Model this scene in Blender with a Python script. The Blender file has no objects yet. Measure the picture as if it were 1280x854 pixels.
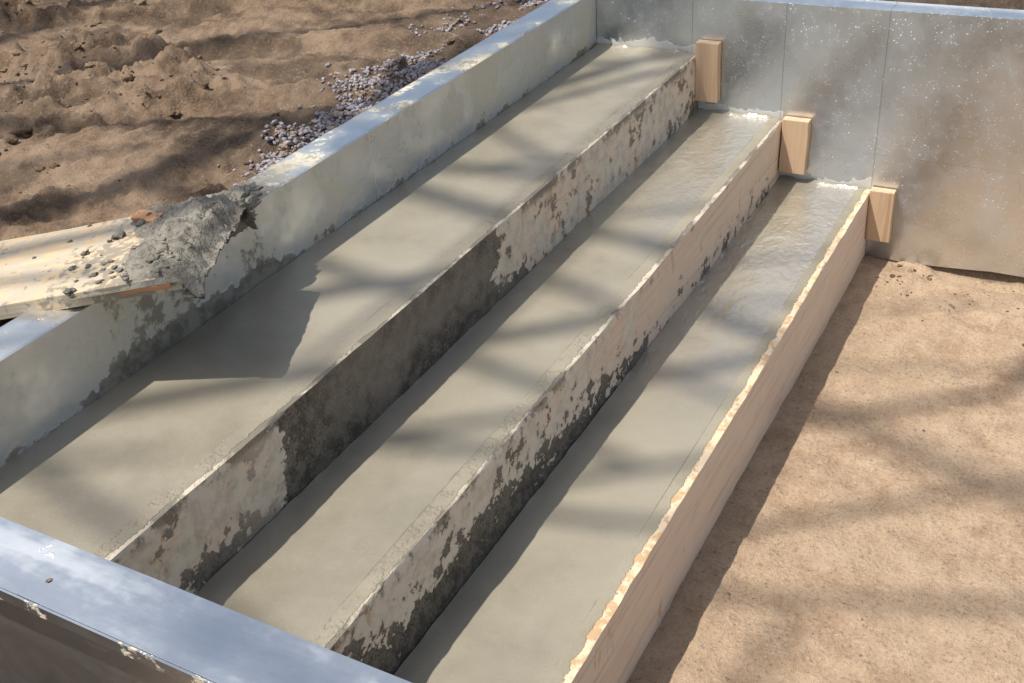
import bpy, math, random
import numpy as np
from mathutils import Matrix, Vector
random.seed(7); rng=np.random.default_rng(7)
sc=bpy.context.scene
Z0=1.596
X0,X1,X2,X3=-1.421,-1.096,-0.833,-0.565
Z4,Z3,Z2,Z1,ZT=0.0,0.216,0.396,0.565,0.728
YF,YB=0.589,3.019
FW=0.086
# ------------------------------------------------------------ noise
def _h(ix,iy,iz,s):
    n=(ix*374761393+iy*668265263+iz*2147483647+s*974634777).astype(np.int64)
    n=(n^(n>>13))*1274126177; n=n&0x7fffffff; n=(n^(n>>16))&0xffffff
    return n/float(0xffffff)*2-1
def vn(x,y,z=0,s=0):
    x=np.asarray(x,float);y=np.asarray(y,float);z=np.zeros_like(x)+z
    ix=np.floor(x).astype(np.int64);iy=np.floor(y).astype(np.int64);iz=np.floor(z).astype(np.int64)
    fx=x-ix;fy=y-iy;fz=z-iz
    fx=fx*fx*fx*(fx*(fx*6-15)+10);fy=fy*fy*fy*(fy*(fy*6-15)+10);fz=fz*fz*fz*(fz*(fz*6-15)+10)
    r=0
    for a in (0,1):
        for b in (0,1):
            for c in (0,1):
                w=(fx if a else 1-fx)*(fy if b else 1-fy)*(fz if c else 1-fz)
                r=r+w*_h(ix+a,iy+b,iz+c,s)
    return r
def fbm(x,y,z=0,o=4,s=0,g=.5):
    r=0;a=1;t=0
    c,sn=math.cos(.7),math.sin(.7)
    x=np.asarray(x,float);y=np.asarray(y,float)
    for i in range(o):
        r=r+a*vn(x,y,z,s+i);t+=a;a*=g
        x,y=(c*x-sn*y)*2.03+11.3,(sn*x+c*y)*2.03+5.7;z=np.asarray(z)*2.03+3.1
    return r/t
def sst(v,a,b):
    t=np.clip((v-a)/(b-a),0,1);return t*t*(3-2*t)
# ------------------------------------------------------------ mesh helpers
def mkobj(name,verts,faces,mat,smooth=True,sharp=40):
    me=bpy.data.meshes.new(name);me.from_pydata(np.asarray(verts,float).tolist(),[],faces.tolist() if hasattr(faces,'tolist') else [tuple(int(i) for i in f) for f in faces])
    me.update()
    if smooth:
        me.polygons.foreach_set('use_smooth',[True]*len(me.polygons))
        if sharp: me.set_sharp_from_angle(angle=math.radians(sharp))
    o=bpy.data.objects.new(name,me);sc.collection.objects.link(o)
    if mat: me.materials.append(mat)
    return o
def gbox(x0,x1,y0,y1,z0,z1,nx,ny,nz):
    idx={};V=[];F=[]
    def g(i,j,k):
        if (i,j,k) not in idx:
            idx[(i,j,k)]=len(V);V.append((x0+(x1-x0)*i/nx,y0+(y1-y0)*j/ny,z0+(z1-z0)*k/nz))
        return idx[(i,j,k)]
    for i in range(nx):
        for j in range(ny):
            F.append((g(i,j,nz),g(i+1,j,nz),g(i+1,j+1,nz),g(i,j+1,nz)))
            F.append((g(i,j,0),g(i,j+1,0),g(i+1,j+1,0),g(i+1,j,0)))
    for i in range(nx):
        for k in range(nz):
            F.append((g(i,0,k),g(i+1,0,k),g(i+1,0,k+1),g(i,0,k+1)))
            F.append((g(i,ny,k),g(i,ny,k+1),g(i+1,ny,k+1),g(i+1,ny,k)))
    for j in range(ny):
        for k in range(nz):
            F.append((g(0,j,k),g(0,j,k+1),g(0,j+1,k+1),g(0,j+1,k)))
            F.append((g(nx,j,k),g(nx,j+1,k),g(nx,j+1,k+1),g(nx,j,k+1)))
    return np.array(V),F
class MB:
    def __init__(s): s.V=[];s.F=[];s.n=0
    def add(s,V,F):
        s.V.append(np.asarray(V,float));s.F+= [tuple(i+s.n for i in f) for f in F];s.n+=len(V)
    def obj(s,name,mat,**k): return mkobj(name,np.concatenate(s.V),s.F,mat,**k)
def ico(sub):
    import bmesh
    b=bmesh.new();bmesh.ops.create_icosphere(b,subdivisions=sub,radius=1)
    V=np.array([v.co[:] for v in b.verts]);F=[tuple(v.index for v in f.verts) for f in b.faces];b.free();return V,F
def bevel(o,w=.002,seg=2):
    m=o.modifiers.new('bevel','BEVEL');m.width=w;m.segments=seg;m.limit_method='ANGLE';m.angle_limit=math.radians(50)
# ------------------------------------------------------------ node helpers
class N:
    def __init__(s,name):
        s.m=bpy.data.materials.new(name);s.m.use_nodes=True;s.t=s.m.node_tree;s.b=s.t.nodes['Principled BSDF']
        tc=s.t.nodes.new('ShaderNodeTexCoord');s.P=tc.outputs['Object']
        sp=s.t.nodes.new('ShaderNodeSeparateXYZ');s.t.links.new(s.P,sp.inputs[0]);s.x,s.y,s.z=sp.outputs
        ge=s.t.nodes.new('ShaderNodeNewGeometry');sn=s.t.nodes.new('ShaderNodeSeparateXYZ');s.t.links.new(ge.outputs['Normal'],sn.inputs[0]);s.nx,s.ny,s.nz=sn.outputs
    def put(s,sock,v):
        if isinstance(v,bpy.types.NodeSocket): s.t.links.new(v,sock)
        elif isinstance(v,tuple) and len(v)==3 and sock.type=='RGBA': sock.default_value=(*v,1)
        else: sock.default_value=v
    def vec(s,sc_,off=(0,0,0)):
        n=s.t.nodes.new('ShaderNodeMapping');s.t.links.new(s.P,n.inputs[0]);n.inputs['Scale'].default_value=sc_;n.inputs['Location'].default_value=off;return n.outputs[0]
    def noise(s,scale,det=4,ro=.55,vec=None,dist=0,off=None):
        n=s.t.nodes.new('ShaderNodeTexNoise');n.inputs['Scale'].default_value=scale;n.inputs['Detail'].default_value=min(det,4);n.inputs['Roughness'].default_value=ro;n.inputs['Distortion'].default_value=dist
        if off is not None: vec=s.vec((1,1,1),off)
        s.t.links.new(vec or s.P,n.inputs['Vector']);return n.outputs['Fac']
    def vor(s,scale,vec=None,feat='F1',out='Distance'):
        n=s.t.nodes.new('ShaderNodeTexVoronoi');n.feature=feat;n.inputs['Scale'].default_value=scale
        s.t.links.new(vec or s.P,n.inputs['Vector']);return n.outputs[out]
    def mt(s,op,a,b=0.0,cl=False):
        n=s.t.nodes.new('ShaderNodeMath');n.operation=op;n.use_clamp=cl;s.put(n.inputs[0],a);s.put(n.inputs[1],b);return n.outputs[0]
    def sm(s,v,a,b,lo=0.,hi=1.):
        n=s.t.nodes.new('ShaderNodeMapRange');n.interpolation_type='SMOOTHSTEP';s.put(n.inputs[0],v)
        for i,q in enumerate((a,b,lo,hi)): s.put(n.inputs[1+i],q)
        return n.outputs[0]
    def mix(s,f,a,b):
        n=s.t.nodes.new('ShaderNodeMix');n.data_type='RGBA';s.put(n.inputs[0],f);s.put(n.inputs[6],a);s.put(n.inputs[7],b);return n.outputs[2]
    def mf(s,f,a,b):
        n=s.t.nodes.new('ShaderNodeMix');n.data_type='FLOAT';s.put(n.inputs[0],f);s.put(n.inputs[2],a);s.put(n.inputs[3],b);return n.outputs[0]
    def mul(s,*a):
        r=a[0]
        for q in a[1:]: r=s.mt('MULTIPLY',r,q)
        return r
    def add(s,*a):
        r=a[0]
        for q in a[1:]: r=s.mt('ADD',r,q)
        return r
    def bump(s,h,st=.5,d=.002,nrm=None):
        n=s.t.nodes.new('ShaderNodeBump');n.inputs['Strength'].default_value=st;n.inputs['Distance'].default_value=d;s.put(n.inputs['Height'],h)
        if nrm: s.put(n.inputs['Normal'],nrm)
        return n.outputs[0]
    def out(s,col,rough=.8,metal=0.,nrm=None,spec=.5):
        s.put(s.b.inputs['Base Color'],col);s.put(s.b.inputs['Roughness'],rough);s.put(s.b.inputs['Metallic'],metal);s.b.inputs['Specular IOR Level'].default_value=spec
        if nrm: s.put(s.b.inputs['Normal'],nrm)
        return s.m
# ------------------------------------------------------------ materials
def m_soil():
    n=N('soil')
    big=n.noise(2.2,3,.6);mid=n.noise(14,4,.65);fine=n.noise(120,3,.7);gr=n.noise(420,1,.6)
    c=n.mix(n.sm(mid,.3,.7),(.31,.208,.132),(.46,.335,.225))
    c=n.mix(n.mul(n.sm(big,.35,.65),.6),c,(.42,.315,.215))
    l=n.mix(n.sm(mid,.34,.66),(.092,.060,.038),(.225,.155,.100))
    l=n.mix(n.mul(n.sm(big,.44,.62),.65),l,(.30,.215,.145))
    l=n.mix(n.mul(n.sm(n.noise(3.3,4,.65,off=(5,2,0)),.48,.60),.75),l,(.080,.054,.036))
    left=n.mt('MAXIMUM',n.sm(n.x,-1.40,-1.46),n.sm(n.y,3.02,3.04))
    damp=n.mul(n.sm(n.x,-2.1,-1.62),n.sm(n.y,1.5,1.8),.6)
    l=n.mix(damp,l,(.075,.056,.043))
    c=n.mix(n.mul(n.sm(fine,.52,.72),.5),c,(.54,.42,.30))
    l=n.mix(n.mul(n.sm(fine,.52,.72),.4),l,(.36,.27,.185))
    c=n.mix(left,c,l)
    c=n.mix(n.mul(n.sm(fine,.45,.28),.6),c,(.11,.074,.047))
    c=n.mix(n.mul(n.sm(gr,.60,.70),.5),c,(.15,.112,.083))
    sp=n.mul(n.sm(n.noise(7,4,.7,off=(3,1,0)),.60,.70),n.sm(fine,.42,.58),.3)
    c=n.mix(sp,c,(.54,.46,.37))
    h=n.add(n.mul(fine,1.0),n.mul(gr,.35),n.mul(mid,2.4))
    return n.out(c,.95,0.,n.bump(h,.9,.006),.2)
def m_clod():
    n=N('soil_clod')
    c=n.mix(n.sm(n.noise(9,4,.6),.35,.65),(.10,.066,.042),(.24,.17,.11))
    return n.out(c,.95,0.,n.bump(n.noise(130,4,.7),.9,.005),.2)
def m_gravel():
    n=N('gravel')
    v=n.vor(60,out='Color');
    bw=n.t.nodes.new('ShaderNodeRGBToBW');n.t.links.new(v,bw.inputs[0])
    c=n.mix(bw.outputs[0],(.15,.135,.145),(.40,.365,.385));c=n.mix(n.sm(n.noise(20,3,.6),.50,.66),c,(.25,.185,.13))
    return n.out(c,.85,0.,n.bump(n.noise(200,2,.6),.5,.002),.3)
def conc_col(n):
    big=n.noise(1.7,3,.55);mid=n.noise(11,4,.6);fine=n.noise(260,2,.65)
    c=n.mix(n.sm(big,.35,.65),(.245,.217,.162),(.305,.273,.206))
    c=n.mix(n.mul(n.sm(mid,.4,.7),.5),c,(.335,.302,.230))
    c=n.mix(n.mul(n.sm(mid,.45,.25),.4),c,(.195,.172,.128))
    c=n.mix(n.mul(n.sm(fine,.6,.78),.5),c,(.42,.38,.305))
    c=n.mix(n.mul(n.sm(fine,.4,.25),.4),c,(.16,.14,.105))
    return c,big,mid,fine
def m_concrete(name,wa,wb,xf):
    n=N(name);c,big,mid,fine=conc_col(n)
    wet=n.mul(n.sm(n.add(n.y,n.mul(mid,.35),n.mul(big,.3)),wa,wb),n.sm(n.noise(5,3,.6,vec=n.vec((1,.5,1))),.32,.44))
    trow=n.noise(9,3,.6,vec=n.vec((1.0,.16,1)))
    eg=n.mul(n.sm(n.mt('ABSOLUTE',n.mt('SUBTRACT',n.x,n.add(xf,n.mul(mid,.010),-.006))),.0016,.0005),n.sm(n.noise(6,3,.6),.42,.55),.55)
    c=n.mix(eg,c,(.11,.098,.074))
    r=n.mf(wet,n.add(.30,n.mul(trow,.25)),n.add(.28,n.mul(mid,.14)))
    rip=n.mul(n.noise(44,2,.5,vec=n.vec((1,.8,1)),dist=.5),wet,3.2)
    h=n.add(n.mul(trow,1.6),n.mul(fine,.22),n.mul(mid,.7),n.mul(eg,-1.0),rip)
    nb=n.bump(h,.5,.0024)
    n.put(n.b.inputs['Coat Weight'],n.mf(wet,.15,1.0));n.b.inputs['Coat IOR'].default_value=2.5;n.b.inputs['Coat Roughness'].default_value=.17;n.put(n.b.inputs['Coat Normal'],nb)
    return n.out(c,r,0.,nb,.5)
def m_mortar(name='wet_mortar',dark=1.):
    n=N(name);A=n.noise(22,4,.65)
    c=n.mix(n.sm(A,.35,.65),(.12*dark,.107*dark,.083*dark),(.25*dark,.225*dark,.178*dark))
    F=n.noise(150,3,.65)
    c=n.mix(n.mul(n.sm(F,.52,.7),.5),c,(.36*dark,.325*dark,.26*dark))
    return n.out(c,.5,0.,n.bump(n.add(A,F,n.noise(60,3,.6)),.9,.006),.5)
def wood(n,base=(.56,.42,.29),dark=(.36,.23,.13),ax='y',s=1.):
    v={'y':n.vec((60*s,2.2,60*s)),'x':n.vec((2.2,60*s,60*s)),'z':n.vec((60*s,60*s,2.2))}[ax]
    g=n.noise(1,3,.6,vec=v,dist=.5)
    v2={'y':n.vec((260*s,7,260*s)),'x':n.vec((7,260*s,260*s)),'z':n.vec((260*s,260*s,7))}[ax]
    g2=n.noise(1,1,.6,vec=v2)
    c=n.mix(n.mul(n.sm(g,.50,.68),.6),base,dark)
    c=n.mix(n.mul(n.sm(g2,.5,.7),.25),c,tuple(q*.65 for q in base))
    return c,g,g2
def m_board(kind,xf,zt,zb):
    n=N('form_board_%d'%kind)
    c,g,g2=wood(n,(.74,.58,.43) if kind<3 else (.80,.65,.50),(.54,.38,.25) if kind<3 else (.62,.44,.30))
    A=n.noise(9,4,.68,vec=n.vec((1,.8,1)));B=n.noise(34,4,.7,off=(2,5,1));C=n.noise(4.5,3,.6,off=(7,1,3));F=n.noise(200,2,.6)
    D=n.noise(1,4,.65,vec=n.vec((1,30,9)),dist=.4)
    hz=n.mt('DIVIDE',n.mt('SUBTRACT',n.z,zb),zt-zb)
    knot=n.sm(n.vor(5.2,vec=n.vec((1,.8,1),(.3,.35,.1))),.08,.025)
    c=n.mix(n.mul(knot,.8),c,(.33,.16,.07))
    if kind==1:
        m=n.sm(n.add(A,n.mul(C,.6)),.74,.88); inv=n.mt('SUBTRACT',1.0,n.mul(m,.7)); c=n.mix(inv,c,n.mix(n.sm(B,.38,.66),(.66,.59,.47),(.50,.44,.345)))
        rust=n.mul(n.sm(D,.56,.63),n.sm(C,.48,.58));c=n.mix(n.mul(rust,.75),c,(.38,.23,.12))
        zone=n.mul(n.sm(n.y,.98,1.14),n.sm(n.y,2.05,1.62))
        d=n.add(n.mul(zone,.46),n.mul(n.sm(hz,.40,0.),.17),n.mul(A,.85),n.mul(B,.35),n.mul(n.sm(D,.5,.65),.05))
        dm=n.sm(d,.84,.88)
        low=n.mul(n.sm(n.y,1.15,.85),n.sm(n.add(A,n.mul(B,.5),n.mul(n.sm(hz,.5,.0),.14)),.81,.85));dm=n.mt('MAXIMUM',dm,n.mul(low,.9))
        up=n.mul(n.sm(n.y,1.5,1.7),n.sm(n.add(n.mul(A,.8),n.mul(B,.7),n.mul(n.sm(hz,.5,.1),.06)),.85,.88));dm=n.mt('MAXIMUM',dm,n.mul(up,.85))
        tp=n.mul(n.sm(hz,.86,.97),n.sm(n.add(n.mul(A,.6),n.mul(B,.4)),.46,.52));dm=n.mt('MAXIMUM',dm,n.mul(tp,.8))
    elif kind==2:
        m=n.sm(n.add(A,n.mul(n.sm(n.y,1.5,2.2),.20)),.52,.62);c=n.mix(n.mt('SUBTRACT',1.0,n.mul(m,.9)),c,n.mix(n.sm(B,.4,.65),(.70,.62,.50),(.57,.50,.39)))
        rust=n.mul(n.sm(D,.58,.64),n.sm(C,.48,.58));c=n.mix(n.mul(rust,.5),c,(.48,.30,.16))
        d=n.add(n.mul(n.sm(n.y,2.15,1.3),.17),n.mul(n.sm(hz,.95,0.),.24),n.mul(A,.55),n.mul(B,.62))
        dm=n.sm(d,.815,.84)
        tp=n.mul(n.sm(hz,.88,.98),n.sm(n.add(n.mul(A,.6),n.mul(B,.4)),.49,.54),n.sm(n.y,2.2,1.7));dm=n.mt('MAXIMUM',dm,n.mul(tp,.7))
    else:
        rust=n.mul(n.sm(D,.60,.67),n.sm(C,.50,.60));c=n.mix(n.mul(rust,.6),c,(.56,.32,.14))
        c=n.mix(n.mul(n.sm(A,.56,.70),.35),c,(.60,.47,.35))
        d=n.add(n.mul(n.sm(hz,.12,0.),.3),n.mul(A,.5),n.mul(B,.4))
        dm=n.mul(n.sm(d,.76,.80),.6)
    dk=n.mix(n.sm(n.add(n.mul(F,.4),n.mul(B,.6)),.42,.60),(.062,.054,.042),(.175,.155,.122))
    if kind==1: dk=n.mix(n.mul(n.sm(C,.48,.66),.6),dk,(.22,.195,.155))
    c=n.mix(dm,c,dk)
    lim={1:.003,2:.005,3:.008}[kind]
    edge=n.mt('SUBTRACT',xf-lim+.006,n.mul(B,.022 if kind<3 else .030))
    topm=n.mul(n.sm(n.nz,.4,.6),n.sm(n.mt('SUBTRACT',edge,n.x),-.001,.0012))
    cc,_,_,_=conc_col(n)
    c2=n.mix(n.sm(n.nz,.4,.6),c,n.mix(n.sm(A,.42,.56),(.55,.48,.37),(.20,.175,.135))) if kind<3 else n.mix(n.sm(n.nz,.4,.6),c,n.mix(n.sm(B,.47,.60),(.70,.56,.38),(.50,.34,.19)))
    c=n.mix(topm,c2,cc)
    r=n.mf(dm,.72,.5)
    nb=n.bump(n.add(n.mul(dm,1.0),n.mul(B,.8),n.mul(g,.25),n.mul(topm,1.0)),.7,.003)
    return n.out(c,r,0.,nb,.35)
def m_steel(name,kind):
    n=N(name)
    A=n.noise(5,4,.65) if kind!='front' else n.noise(1,4,.65,vec=n.vec((2.2,11,5)))
    B=n.noise(24,4,.7,off=(4,2,1));L=n.noise(1.6,3,.6,off=(9,9,2))
    c=n.mix(n.sm(L,.35,.65),(.60,.63,.65),(.76,.78,.79))
    sp=n.vor(30,out='Color');bw=n.t.nodes.new('ShaderNodeRGBToBW');n.t.links.new(sp,bw.inputs[0])
    c=n.mix(n.mul(bw.outputs[0],.14),c,(.85,.87,.9))
    top=n.sm(n.nz,.5,.7)
    ln=None;dark=None
    if kind=='wall':
        r=n.add(.20,n.mul(A,.14),n.mul(bw.outputs[0],.02))
        dots=n.mul(n.sm(n.vor(60),.15,.09),n.sm(A,.44,.58),n.sm(B,.45,.53))
        dots2=n.mul(n.sm(n.vor(130,vec=n.vec((1,1,1),(3,1,2))),.20,.12),n.sm(B,.48,.56))
        cem=n.mt('MAXIMUM',dots,n.mul(dots2,.7))
        zx=n.add(n.sm(n.x,X1-.004,X1+.002,Z1,Z2),n.mul(n.sm(n.x,X2-.004,X2+.002),Z3-Z2),n.mul(n.sm(n.x,X3-.004,X3+.002),Z4-Z3-.05))
        hh=n.mt('SUBTRACT',n.z,zx)
        sme=n.sm(n.mt('SUBTRACT',n.add(n.mul(B,.05),n.mul(A,.08),-.042),hh),-.002,.004)
        cem=n.mt('MAXIMUM',cem,n.mul(sme,.8))
        haze=n.mul(n.sm(n.add(n.mul(A,.8),n.mul(B,.4)),.5,.8),.18)
        for q in (-1.118,-.845,-.568):
            e=n.sm(n.mt('ABSOLUTE',n.mt('SUBTRACT',n.x,q)),.0014,.0006)
            ln=n.mt('MAXIMUM',ln,e) if ln else e
        ln=n.mt('MAXIMUM',ln,n.mul(n.sm(n.mt('ABSOLUTE',n.mt('SUBTRACT',n.z,n.add(.318,n.mul(n.x,-.01)))),.0012,.0005),n.sm(B,.40,.52),.6))
        cc=(.60,.575,.50)
    elif kind=='left':
        r=n.add(.16,n.mul(A,.34))
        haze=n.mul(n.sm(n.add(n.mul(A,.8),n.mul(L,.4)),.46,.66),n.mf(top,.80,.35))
        cem=n.mul(n.sm(n.add(A,n.mul(B,.4)),.70,.78),n.mf(top,.6,.95))
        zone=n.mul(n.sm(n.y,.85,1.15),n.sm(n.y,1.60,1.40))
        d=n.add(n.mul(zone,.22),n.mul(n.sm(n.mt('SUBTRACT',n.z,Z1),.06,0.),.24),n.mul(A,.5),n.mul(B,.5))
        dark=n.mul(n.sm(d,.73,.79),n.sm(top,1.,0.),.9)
        td=n.mul(top,n.sm(n.y,1.10,1.25),n.sm(n.y,1.72,1.50),n.sm(n.add(n.mul(A,.5),n.mul(B,.5)),.42,.48))
        td2=n.mul(top,n.sm(n.add(n.mul(A,.3),n.mul(B,.7)),.565,.60),.7)
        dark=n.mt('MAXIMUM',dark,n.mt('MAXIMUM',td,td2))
        cc=(.60,.55,.43)
    else:
        r=n.add(.16,n.mul(A,.34),n.mul(B,.10))
        haze=n.mul(n.sm(n.add(n.mul(A,.75),n.mul(B,.25)),.50,.62),.25,top)
        cem=n.mul(n.sm(n.add(n.mul(A,.45),n.mul(B,.7)),.74,.77),.9,n.mf(top,.5,1.))
        front=n.mul(n.sm(n.y,YF-FW-.0004,YF-FW-.0008),n.sm(B,.54,.60));cem=n.mt('MAXIMUM',cem,front)
        cc=(.60,.52,.38)
    c=n.mix(haze,c,(.53,.51,.40) if kind=='left' else (.66,.69,.70));c=n.mix(cem,c,cc)
    met=n.mt('SUBTRACT',1.0,n.mt('MAXIMUM',cem,n.mul(haze,.85)),True)
    r=n.mf(cem,n.mf(haze,r,.55),.8)
    if dark is not None:
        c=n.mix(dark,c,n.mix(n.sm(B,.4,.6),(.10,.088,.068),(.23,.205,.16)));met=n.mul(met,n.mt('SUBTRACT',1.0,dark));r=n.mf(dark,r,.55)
    if ln: c=n.mix(n.mul(ln,.5),c,(.14,.14,.14))
    h=n.add(n.mul(cem,1.),n.mul(B,{'wall':.05,'left':.12,'front':.28}[kind]),n.mul(A,.5))
    if dark is not None: h=n.add(h,dark)
    return n.out(c,r,met,n.bump(h,.5,.0025),.5)
def m_simplewood(name,base,dark,ax,cem=.0,s=1.):
    n=N(name);c,g,g2=wood(n,base,dark,ax,s)
    B=n.noise(18,4,.68)
    if cem>.5:
        c=n.mix(n.mul(n.sm(B,.66-.25*cem,.76-.25*cem),.75),c,(.46,.41,.325))
        c=n.mix(n.mul(n.sm(n.add(n.mul(n.noise(60,4,.6),.6),n.mul(n.noise(7,3,.6,off=(1,3,2)),.4),n.sm(n.x,.30,.10,0.,.10)),.54,.60),.8),c,(.23,.20,.153))
    return n.out(c,.75,0.,n.bump(n.add(n.mul(g,.6),n.mul(g2,.4),n.mul(B,.3)),.5,.002),.35)
def m_bark():
    n=N('bark');c=n.mix(n.noise(8,4,.7,vec=n.vec((3,3,.6))),(.05,.04,.03),(.17,.14,.11))
    return n.out(c,.9,0.,None,.2)
# ------------------------------------------------------------ ground
def terr(x,y):
    x=np.asarray(x,float);y=np.asarray(y,float)
    hi=np.maximum(sst(x,-1.45,-1.49),sst(y,3.03,3.06))
    r=.008*fbm(x*5,y*5,0,3,1)+.005*fbm(x*22,y*22,0,3,5)+.0022*fbm(x*70,y*70,0,2,9)
    r+= sst(y,2.55,2.95)*sst(x,-.60,-.40)*(.020*np.clip(fbm(x*14,y*14,0,4,21)+.1,0,1)*1.6)
    r-= .035*np.exp(-((x+.18)/.22)**2-((y-3.0)/.05)**2)
    rd=1-np.abs(fbm(x*3.4+2,y*3.4,0,4,31)); 
    cl=np.clip(fbm(x*11,y*11,0,4,51,.6),0,1)*sst(fbm(x*1.5,y*1.5,0,2,91),-.15,.25)
    l=.668+.04*fbm(x*1.6,y*1.6,0,3,41)+.022*(rd-.7)+.085*cl+.012*fbm(x*26,y*26,0,3,61)+.004*fbm(x*80,y*80,0,2,71)
    for k,(a,b) in enumerate(((.55,-.2),(.48,.35),(.62,.9))):
        dd=(y-1.9-b)-a*(x+2.4)+.08*np.sin(x*4+k)
        l-= .022*np.exp(-(dd/.06)**2)-.014*np.exp(-((dd-.12)/.05)**2)
    l=np.where(x>-1.62,np.minimum(l,.705),l)
    return (r*(1-hi)+l*hi)
def axis(a,b,st,far,grow=1.25):
    v=list(np.arange(a,b,st));s=st;q=v[-1]
    while q<far: s*=grow;q+=s;v.append(q)
    s=st;q=a;w=[]
    while q>-far: s*=grow;q-=s;w.append(q)
    return np.array(w[::-1]+v)
gx=axis(-3.6,.3,.0092,250);gy=axis(.4,3.6,.0092,250)
GX,GY=np.meshgrid(gx,gy);GZ=terr(GX,GY)
nx_,ny_=len(gx),len(gy)
V=np.stack([GX.ravel(),GY.ravel(),GZ.ravel()],1)
ii=np.arange(nx_*ny_).reshape(ny_,nx_)
F=np.stack([ii[:-1,:-1].ravel(),ii[:-1,1:].ravel(),ii[1:,1:].ravel(),ii[1:,:-1].ravel()],1)[:,::-1]
soil=m_soil()
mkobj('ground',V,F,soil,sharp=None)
i1=ico(2);i2=ico(3)
def blob(mb,base,p,s,seed,am=.35,fl=.7):
    V,F=base;a=rng.random()*6.28;c,sn=math.cos(a),math.sin(a)
    d=1+am*fbm(V[:,0]*1.6+seed*3.1,V[:,1]*1.6+seed,V[:,2]*1.6,3,3,.65)
    W=V*d[:,None]*np.array([s*rng.uniform(.7,1.4),s*rng.uniform(.7,1.2),s*fl])
    W=np.stack([W[:,0]*c-W[:,1]*sn,W[:,0]*sn+W[:,1]*c,W[:,2]],1)+np.array(p)
    mb.add(W,F)
mb=MB()
k=0
while k<750:
    x=rng.uniform(-3.6,-1.53);y=rng.uniform(.9,3.6)
    if fbm(np.array([x*1.5]),np.array([y*1.5]),0,2,91)[0]<rng.uniform(-.15,.3): continue
    s=min(.020,.003*(rng.pareto(1.9)+1))
    blob(mb,i2 if s>.008 else i1,(x,y,float(terr(x,y))+s*.05),s,k,1.1,.6);k+=1
for q in range(120):
    x=rng.uniform(-.5,.3);y=3.01-abs(rng.normal(0,.08));s=min(.008,.002*(rng.pareto(1.8)+1))
    blob(mb,i1,(x,y-.01,float(terr(x,y))),s,q,1.0,.6)
mb.obj('soil_clods',m_clod(),sharp=None)
mb=MB()
for q in range(90):
    x=rng.uniform(-.54,.25);y=rng.uniform(1.2,2.95);s=min(.0040,.0009*(rng.pareto(2)+1))
    if rng.random()<.5: x=rng.uniform(-.5,-.2);y=rng.uniform(1.3,1.8)
    blob(mb,i1,(x,y,float(terr(x,y))+s*.1),s,q,.6,.6)
mb.obj('pebbles',m_mortar('pebble_grey'),sharp=None)
mb=MB();k=0
while k<4200:
    y=rng.uniform(1.62,3.5);w=.045+.085*math.sin((y-1.6)*2.1)**2+.16*max(0,y-2.6)
    x=-1.530-abs(rng.normal(0,w)) ;
    if fbm(np.array([x*7]),np.array([y*4]),0,3,99)[0]<-.06: continue
    s=rng.uniform(.003,.0066)
    blob(mb,i1,(x,y,float(terr(x,y))+rng.uniform(-.001,.006)),s,k,1.1,.8);k+=1
mb.obj('gravel',m_gravel(),sharp=None)
# ------------------------------------------------------------ concrete steps
BT=.038
def step(name,xa,xb,z,mat,seed,edge):
    V,F=gbox(xa,xb,YF+.002,YB-.003,z-.25,z,50,380,2)
    t=V[:,2]>z-1e-4;x,y=V[:,0],V[:,1]
    dz=.0018*fbm(x*4,y*1.5,0,3,seed)+.0006*fbm(x*20,y*9,0,3,seed+4)
    up=np.exp(-(YB-y)/.012)*(.007+.008*fbm(x*30,y*0,0,3,seed+9))
    up=up+np.exp(-(x-xa)/.005)*.003*(fbm(x*0,y*22,0,4,seed+2,.7)+.2)
    V[:,2]+=np.where(t,dz+up-.0005,0)
    return mkobj(name,V,F,mat)
step('concrete_step',X0+.001,X1-BT,Z1,m_concrete('wet_concrete_a',3.4,3.8,X1-BT),3,True)
step('concrete_step',X1+.001,X2-BT,Z2,m_concrete('wet_concrete_b',2.40,2.80,X2-BT),13,False)
step('concrete_step',X2+.001,X3-BT,Z3,m_concrete('wet_concrete_c',2.00,2.45,X3-BT),23,False)
# ------------------------------------------------------------ riser form boards
def board(xf,zt,zb,kind):
    V,F=gbox(xf-BT,xf,YF+.003,YB-.004,zb,zt+.0015,6,360,16)
    x,y,z=V.T.copy()
    out=(x>xf-1e-4);top=(z>zt)
    V[:,0]+=np.where(out,.0026*fbm(y*2,z*3,0,2,kind)+.0014*fbm(y*18,z*18,0,4,kind+3),0)
    rg=fbm(y*14,y*0,0,5,kind+7,.65)
    V[:,2]+=np.where(top,.0012*fbm(y*6,x*40,0,3,kind+5),0)
    wear=np.clip(rg,0,1)*(.012 if kind<3 else .007)+.0012
    corner=out&top
    V[:,2]-=np.where(corner,wear*.5,0);V[:,0]-=np.where(corner,wear*.5,0)
    return mkobj('form_board',V,F,m_board(kind,xf,zt,zb),sharp=35)
board(X1,Z1,Z2-.02,1);board(X2,Z2,Z3-.02,2);board(X3,Z3,-.03,3)
def cleat(x,z0,z1,w,seed):
    V,F=gbox(x+.002,x+w,2.985,3.015,z0,z1,4,4,8)
    V[:,0]+=.0015*fbm(V[:,1]*20,V[:,2]*20,0,2,seed)+(V[:,2]-z0)*(.02 if seed==2 else -.01)
    o=mkobj('wood_cleat',V,F,m_simplewood('cleat_wood_%d'%seed,(.58,.41,.26),(.36,.20,.10),'z',0,.8),smooth=False);bevel(o,.0018)
cleat(X1,.434,.609,.070,1);cleat(X2,.246,.409,.078,2);cleat(X3,.072,.228,.070,3)
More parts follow.
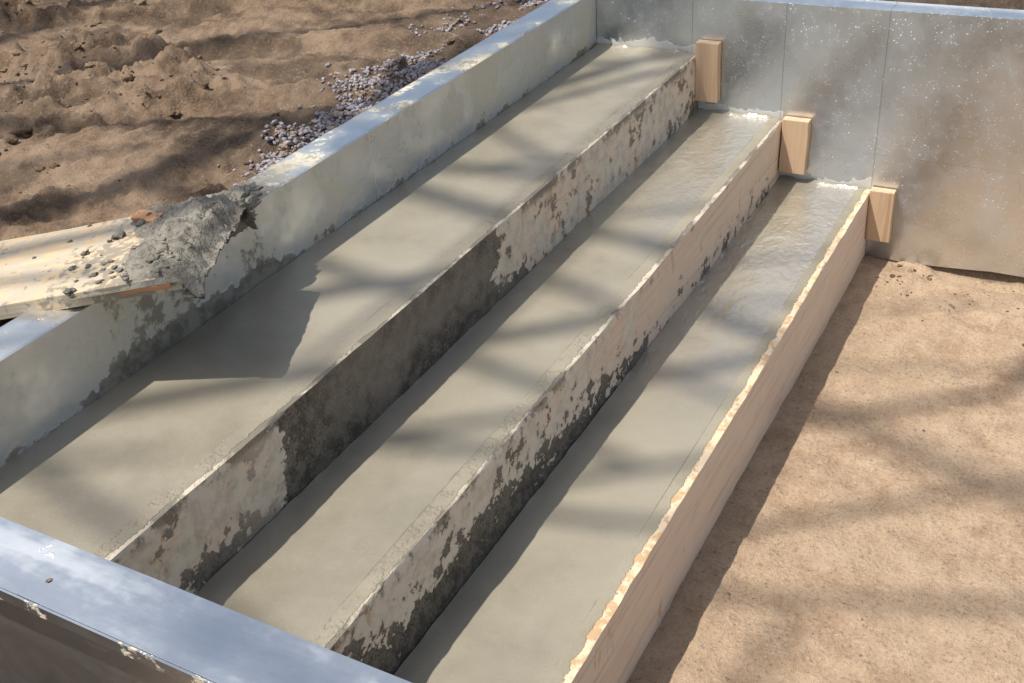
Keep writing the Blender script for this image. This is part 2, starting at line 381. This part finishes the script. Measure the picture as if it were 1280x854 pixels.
# ------------------------------------------------------------ steel forms
sl=m_steel('galvanised_cemented','left');sw=m_steel('galvanised_wall','wall');sf=m_steel('galvanised_front','front')
mb=MB()
for (ya,yb,off,sd) in ((YF-.001,1.833,0,1),(1.834,YB-.002,.003,2)):
    V,F=gbox(X0-.004-off*.6,X0-off*.6,ya,yb,.3,ZT-off*.3,1,60,14)
    V[:,0]+=.0022*fbm(V[:,1]*3,V[:,2]*4,0,2,sd)*sst(V[:,2],ZT,ZT-.05);mb.add(V,F)
    V,F=gbox(X0-FW,X0-.0045-off*.6,ya,yb,ZT-off*.3-.003,ZT-off*.3,8,60,1)
    V[:,2]+=.0016*fbm(V[:,0]*8,V[:,1]*5,0,2,sd+4);mb.add(V,F)
    V,F=gbox(X0-FW-.0035,X0-FW-.0005,ya,yb,.3,ZT-off*.3-.001,1,40,4);mb.add(V,F)
o=mb.obj('steel_side_form',sl);bevel(o,.0012)
mb=MB()
V,F=gbox(X0-FW,1.6,YB,YB+.003,0,ZT,200,1,44)
V[:,1]+=.0012*fbm(V[:,0]*3.2,V[:,2]*3.2,0,2,6)*sst(V[:,2],ZT,ZT-.1)
V[:,2]+=np.where(V[:,2]<.001,.002+.035*sst(V[:,0],-.47,.1),0)
mb.add(V,F)
V,F=gbox(X0-FW,1.6,YB+.0035,YB+.07,ZT-.003,ZT,100,4,1);V[:,2]+=.001*fbm(V[:,0]*6,V[:,1]*9,0,2,8);mb.add(V,F)
V,F=gbox(X0-FW,1.6,YB+.0705,YB+.0735,ZT-.05,ZT+.004,60,1,2);mb.add(V,F)
o=mb.obj('steel_wall_form',sw);bevel(o,.001)
mb=MB()
xa,xb=X0-FW,.6
hx,hy,hr=-.965,.535,.0042
def wob(V): V[:,2]+=.0012*fbm(V[:,0]*5,V[:,1]*9,0,2,8);return V
def quadgrid(x0,x1,y0,y1,nx,ny): 
    V,F=gbox(x0,x1,y0,y1,ZT-.003,ZT,nx,ny,1);return wob(V),F
s_=.02
mb.add(*quadgrid(xa,hx-s_,YF-FW,YF,40,5));mb.add(*quadgrid(hx+s_,xb,YF-FW,YF,120,5))
sq=[];
for t in range(16):
    a=t*math.pi/8;cx,cy=math.cos(a),math.sin(a);m_=max(abs(cx),abs(cy));ux,uy=cx/m_,cy/m_
    sq.append((hx+ux*s_, (hy+uy*(YF-hy)) if uy>0 else hy+uy*(hy-(YF-FW))))
rp=[(hx+hr*math.cos(t*math.pi/8),hy+hr*math.sin(t*math.pi/8)) for t in range(16)]
zz=ZT
Vh=wob(np.array([(x,y,zz) for x,y in rp]+[(x,y,zz) for x,y in sq]+[(x,y,zz-.004) for x,y in rp]))
Fh=[(t,t+16,(t+1)%16+16,(t+1)%16) for t in range(16)]+[(t,(t+1)%16,(t+1)%16+32,t+32) for t in range(16)]
mb.add(Vh,Fh)
V,F=gbox(xa,xb,YF-FW-.0035,YF-FW-.0005,ZT-.018,ZT-.0008,120,1,2);mb.add(V,F)
V,F=gbox(xa,xb,YF-.0045,YF-.0015,0,ZT-.0035,90,1,12);V[:,1]+=.002*fbm(V[:,0]*4,V[:,2]*4,0,2,3);mb.add(V,F)
V,F=gbox(xa,xb,YF-.050,YF-.047,.0,ZT-.0036,90,1,12);V[:,1]+=.003*fbm(V[:,0]*4,V[:,2]*4,0,2,3);mb.add(V,F)
o=mb.obj('steel_front_form',sf)
# ------------------------------------------------------------ plank with mortar
ax=Vector((-.905,-.425,-.15)).normalized();wv=Vector((-.425,.905,0)).normalized();up=ax.cross(wv)*-1
if up.z<0: up=-up
org=Vector((-1.262,1.085,.788))
V,F=gbox(0,1.0,0,.285,-.027,0,50,18,3)
V[:,2]+=np.where(V[:,2]>-.001,.0014*fbm(V[:,0]*12,V[:,1]*40,0,3,4),0)
V[:,0]+=np.where(V[:,0]<.01,.006*fbm(V[:,1]*20,V[:,2]*20,0,3,4),0)
mw=m_simplewood('plank_wood',(.62,.47,.30),(.42,.28,.15),'x',.9,.7)
pl=mkobj('wood_plank',V,F,mw)
Mx=Matrix(((ax.x,wv.x,up.x,org.x),(ax.y,wv.y,up.y,org.y),(ax.z,wv.z,up.z,org.z),(0,0,0,1)));pl.matrix_world=Mx
bevel(pl,.0015)
mort=m_mortar()
def P(a,b,c): 
    q=Mx@Vector((a,b,c));return (q.x,q.y,q.z)
mb=MB()
na,nb_=96,130
aa=np.linspace(-.032,.21,na);bb=np.linspace(-.010,.300,nb_)
BB,AA=np.meshgrid(bb,aa)
lim_=.10+.075*fbm(BB*11,BB*0,0,3,5)+.05*sst(BB,.12,.25)
body=sst(AA,lim_+.03,lim_-.05)*sst(BB,-.010,.012)*sst(BB,.300,.280)
hgt=.011+.012*fbm(AA*18,BB*18,0,4,7,.6)+.014*np.abs(fbm(AA*45,BB*45,0,3,17,.6))+.012*np.exp(-((AA-.03)/.035)**2-((BB-.17)/.09)**2)
top_=hgt*body-.002-(1-body)*.006
top_=top_-sst(AA,.004+.006*fbm(BB*30,BB*0,0,3,2),-.026)*(.034+.014*fbm(BB*14,BB*0,0,4,3))-sst(BB,.285,.300)*.035
V=np.array([P(a+.004*q,b,c) for a,b,c,q in zip(AA.ravel(),BB.ravel(),top_.ravel(),fbm(BB*22,AA*22,0,3,77).ravel())])
ii=np.arange(na*nb_).reshape(na,nb_)
F=[(int(ii[i,j]),int(ii[i,j+1]),int(ii[i+1,j+1]),int(ii[i+1,j])) for i in range(na-1) for j in range(nb_-1)]
ring=[int(v) for v in ii[0,:]];low=np.array([P(.006,b,-.036) for b in bb]);o0=len(V)
V=np.concatenate([V,low]);F+=[(ring[k+1],ring[k],o0+k,o0+k+1) for k in range(nb_-1)]
mb.add(V,F)
i3=ico(3)
for q in range(120):
    a=abs(rng.normal(.05,.09));b=rng.uniform(.0,.28);s=min(.009,.0022*(rng.pareto(1.8)+1))
    V,F=i3 if s>.006 else i1;d=1+1.1*fbm(V[:,0]*2+q,V[:,1]*2,V[:,2]*2,3,5,.65);W=V*d[:,None]*s*np.array([1.2,1,.7])
    zz_=.010*float(sst(np.array(a),.13,.05))
    mb.add([P(w[0]+a,w[1]+b,w[2]+s*.2+zz_) for w in W],F)
i5=ico(5)
for (cx,cy,cz,sx,sy,sz,sd) in ((-1.445,1.405,.738,.045,.060,.022,3),(-1.405,1.36,.735,.022,.060,.030,5),(-1.47,1.46,.730,.03,.04,.010,8)):
    V,F=i5;d=1+.8*fbm(V[:,0]*2.2+sd,V[:,1]*2.2,V[:,2]*2.2,5,sd,.65)
    W=V*d[:,None]*np.array([sx,sy,sz])+np.array([cx,cy,cz]);mb.add(W,F)
mb.obj('mortar_pile',mort,sharp=None)
so_=m_simplewood('orange_wood',(.50,.26,.13),(.34,.15,.06),'x',0)
def scrap(a,b,c,l,w,t,ang,tilt):
    V,F=gbox(-l/2,l/2,-w/2,w/2,-t/2,t/2,14,5,2)
    V[:,1]+=.4*w*fbm(V[:,0]*40,V[:,2]*10,0,3,2);V[:,2]+=.3*t*fbm(V[:,0]*30,V[:,1]*30,0,3,3);V[:,0]+=.3*w*fbm(V[:,1]*60,V[:,2]*10,0,3,9)
    o=mkobj('wood_scrap',V,F,so_,smooth=False);o.matrix_world=Mx@Matrix.Translation((a,b,c))@Matrix.Rotation(ang,4,'Z')@Matrix.Rotation(tilt,4,'X')
scrap(.140,.250,.009,.070,.026,.006,.5,.15)
scrap(.060,-.003,-.013,.090,.008,.009,.03,.3)
# ------------------------------------------------------------ bare tree
mb=MB()
rt=random.Random(11)
def tube(p0,p1,r0,r1,n=7):
    d=(p1-p0).normalized();a=d.orthogonal().normalized();b=d.cross(a)
    V=[p0+(a*math.cos(6.2832*i/n)+b*math.sin(6.2832*i/n))*r0 for i in range(n)]+[p1+(a*math.cos(6.2832*i/n)+b*math.sin(6.2832*i/n))*r1 for i in range(n)]
    F=[(i,(i+1)%n,(i+1)%n+n,i+n) for i in range(n)]
    mb.add([v[:] for v in V],F)
def limb(p,d,L,r,lv):
    segs=5 if lv<3 else 3;step_=L/segs;r1=r
    for i in range(segs):
        d=(d+Vector((rt.uniform(-1,1),rt.uniform(-1,1),rt.uniform(-.6,.8)))*.17).normalized()
        q=p+d*step_;r2=r1*.90;tube(p,q,r1,r2,6);p=q;r1=r2
        if lv<3 and i>=1 and rt.random()<.62:
            s=Vector((rt.uniform(-1,1),rt.uniform(-1,1),rt.uniform(-.3,.6))).normalized()
            limb(p,(d*.6+s*.75).normalized(),L*rt.uniform(.5,.72),r1*rt.uniform(.5,.68),lv+1)
    if lv<3:
        for _ in range(2):
            s=Vector((rt.uniform(-1,1),rt.uniform(-1,1),rt.uniform(-.2,.7))).normalized()
            limb(p,(d*.8+s*.55).normalized(),L*.62,r1*.75,lv+1)
base=Vector((-6.75,-3.75,.6))
d=Vector((.05,.04,1));p=base
for i in range(5):
    q=p+d.normalized()*1.0;tube(p,q,.26-.018*i,.26-.018*(i+1),12);p=q
for a in range(8):
    th=a*6.283/8+.3;dd=Vector((math.cos(th)*.8+.35,math.sin(th)*.8+.30,.8)).normalized()
    limb(p-Vector((0,0,rt.uniform(0,.8))),dd,3.4,.125,1)
mb.obj('bare_tree',m_bark(),sharp=None)
# ------------------------------------------------------------ camera
cam=bpy.data.cameras.new('camera');co=bpy.data.objects.new('camera',cam);sc.collection.objects.link(co)
cam.sensor_width=36;cam.lens=1379.3/1280*36;cam.clip_start=.02;cam.clip_end=1000
R=np.array([[0.8768,0.2025,-0.4361],[0.4760,-0.4936,0.7279],[-0.0679,-0.8458,-0.5291]])
M=np.eye(4);M[:3,0]=R[:,0];M[:3,1]=-R[:,1];M[:3,2]=-R[:,2];M[2,3]=Z0
co.matrix_world=Matrix(M.tolist());sc.camera=co
# ------------------------------------------------------------ light
S=Vector((-.33,-.38,1)).normalized()
w=bpy.data.worlds.new('World');sc.world=w;w.use_nodes=True
sky=w.node_tree.nodes.new('ShaderNodeTexSky');sky.sky_type='NISHITA';sky.sun_disc=False
sky.sun_elevation=math.asin(S.z);sky.sun_rotation=math.atan2(S.x,S.y)%(2*math.pi);sky.dust_density=2.0
hs=w.node_tree.nodes.new('ShaderNodeHueSaturation');hs.inputs['Saturation'].default_value=.70
bg=w.node_tree.nodes['Background'];bg.inputs[1].default_value=.15;w.node_tree.links.new(sky.outputs[0],hs.inputs['Color']);w.node_tree.links.new(hs.outputs[0],bg.inputs[0])
s=bpy.data.lights.new('sun','SUN');s.energy=5.0;s.angle=math.radians(.55);s.color=(1,.95,.87)
so=bpy.data.objects.new('sun',s);sc.collection.objects.link(so);so.rotation_euler=S.to_track_quat('Z','Y').to_euler()
sc.view_settings.view_transform='Standard';sc.view_settings.look='None';sc.view_settings.exposure=0
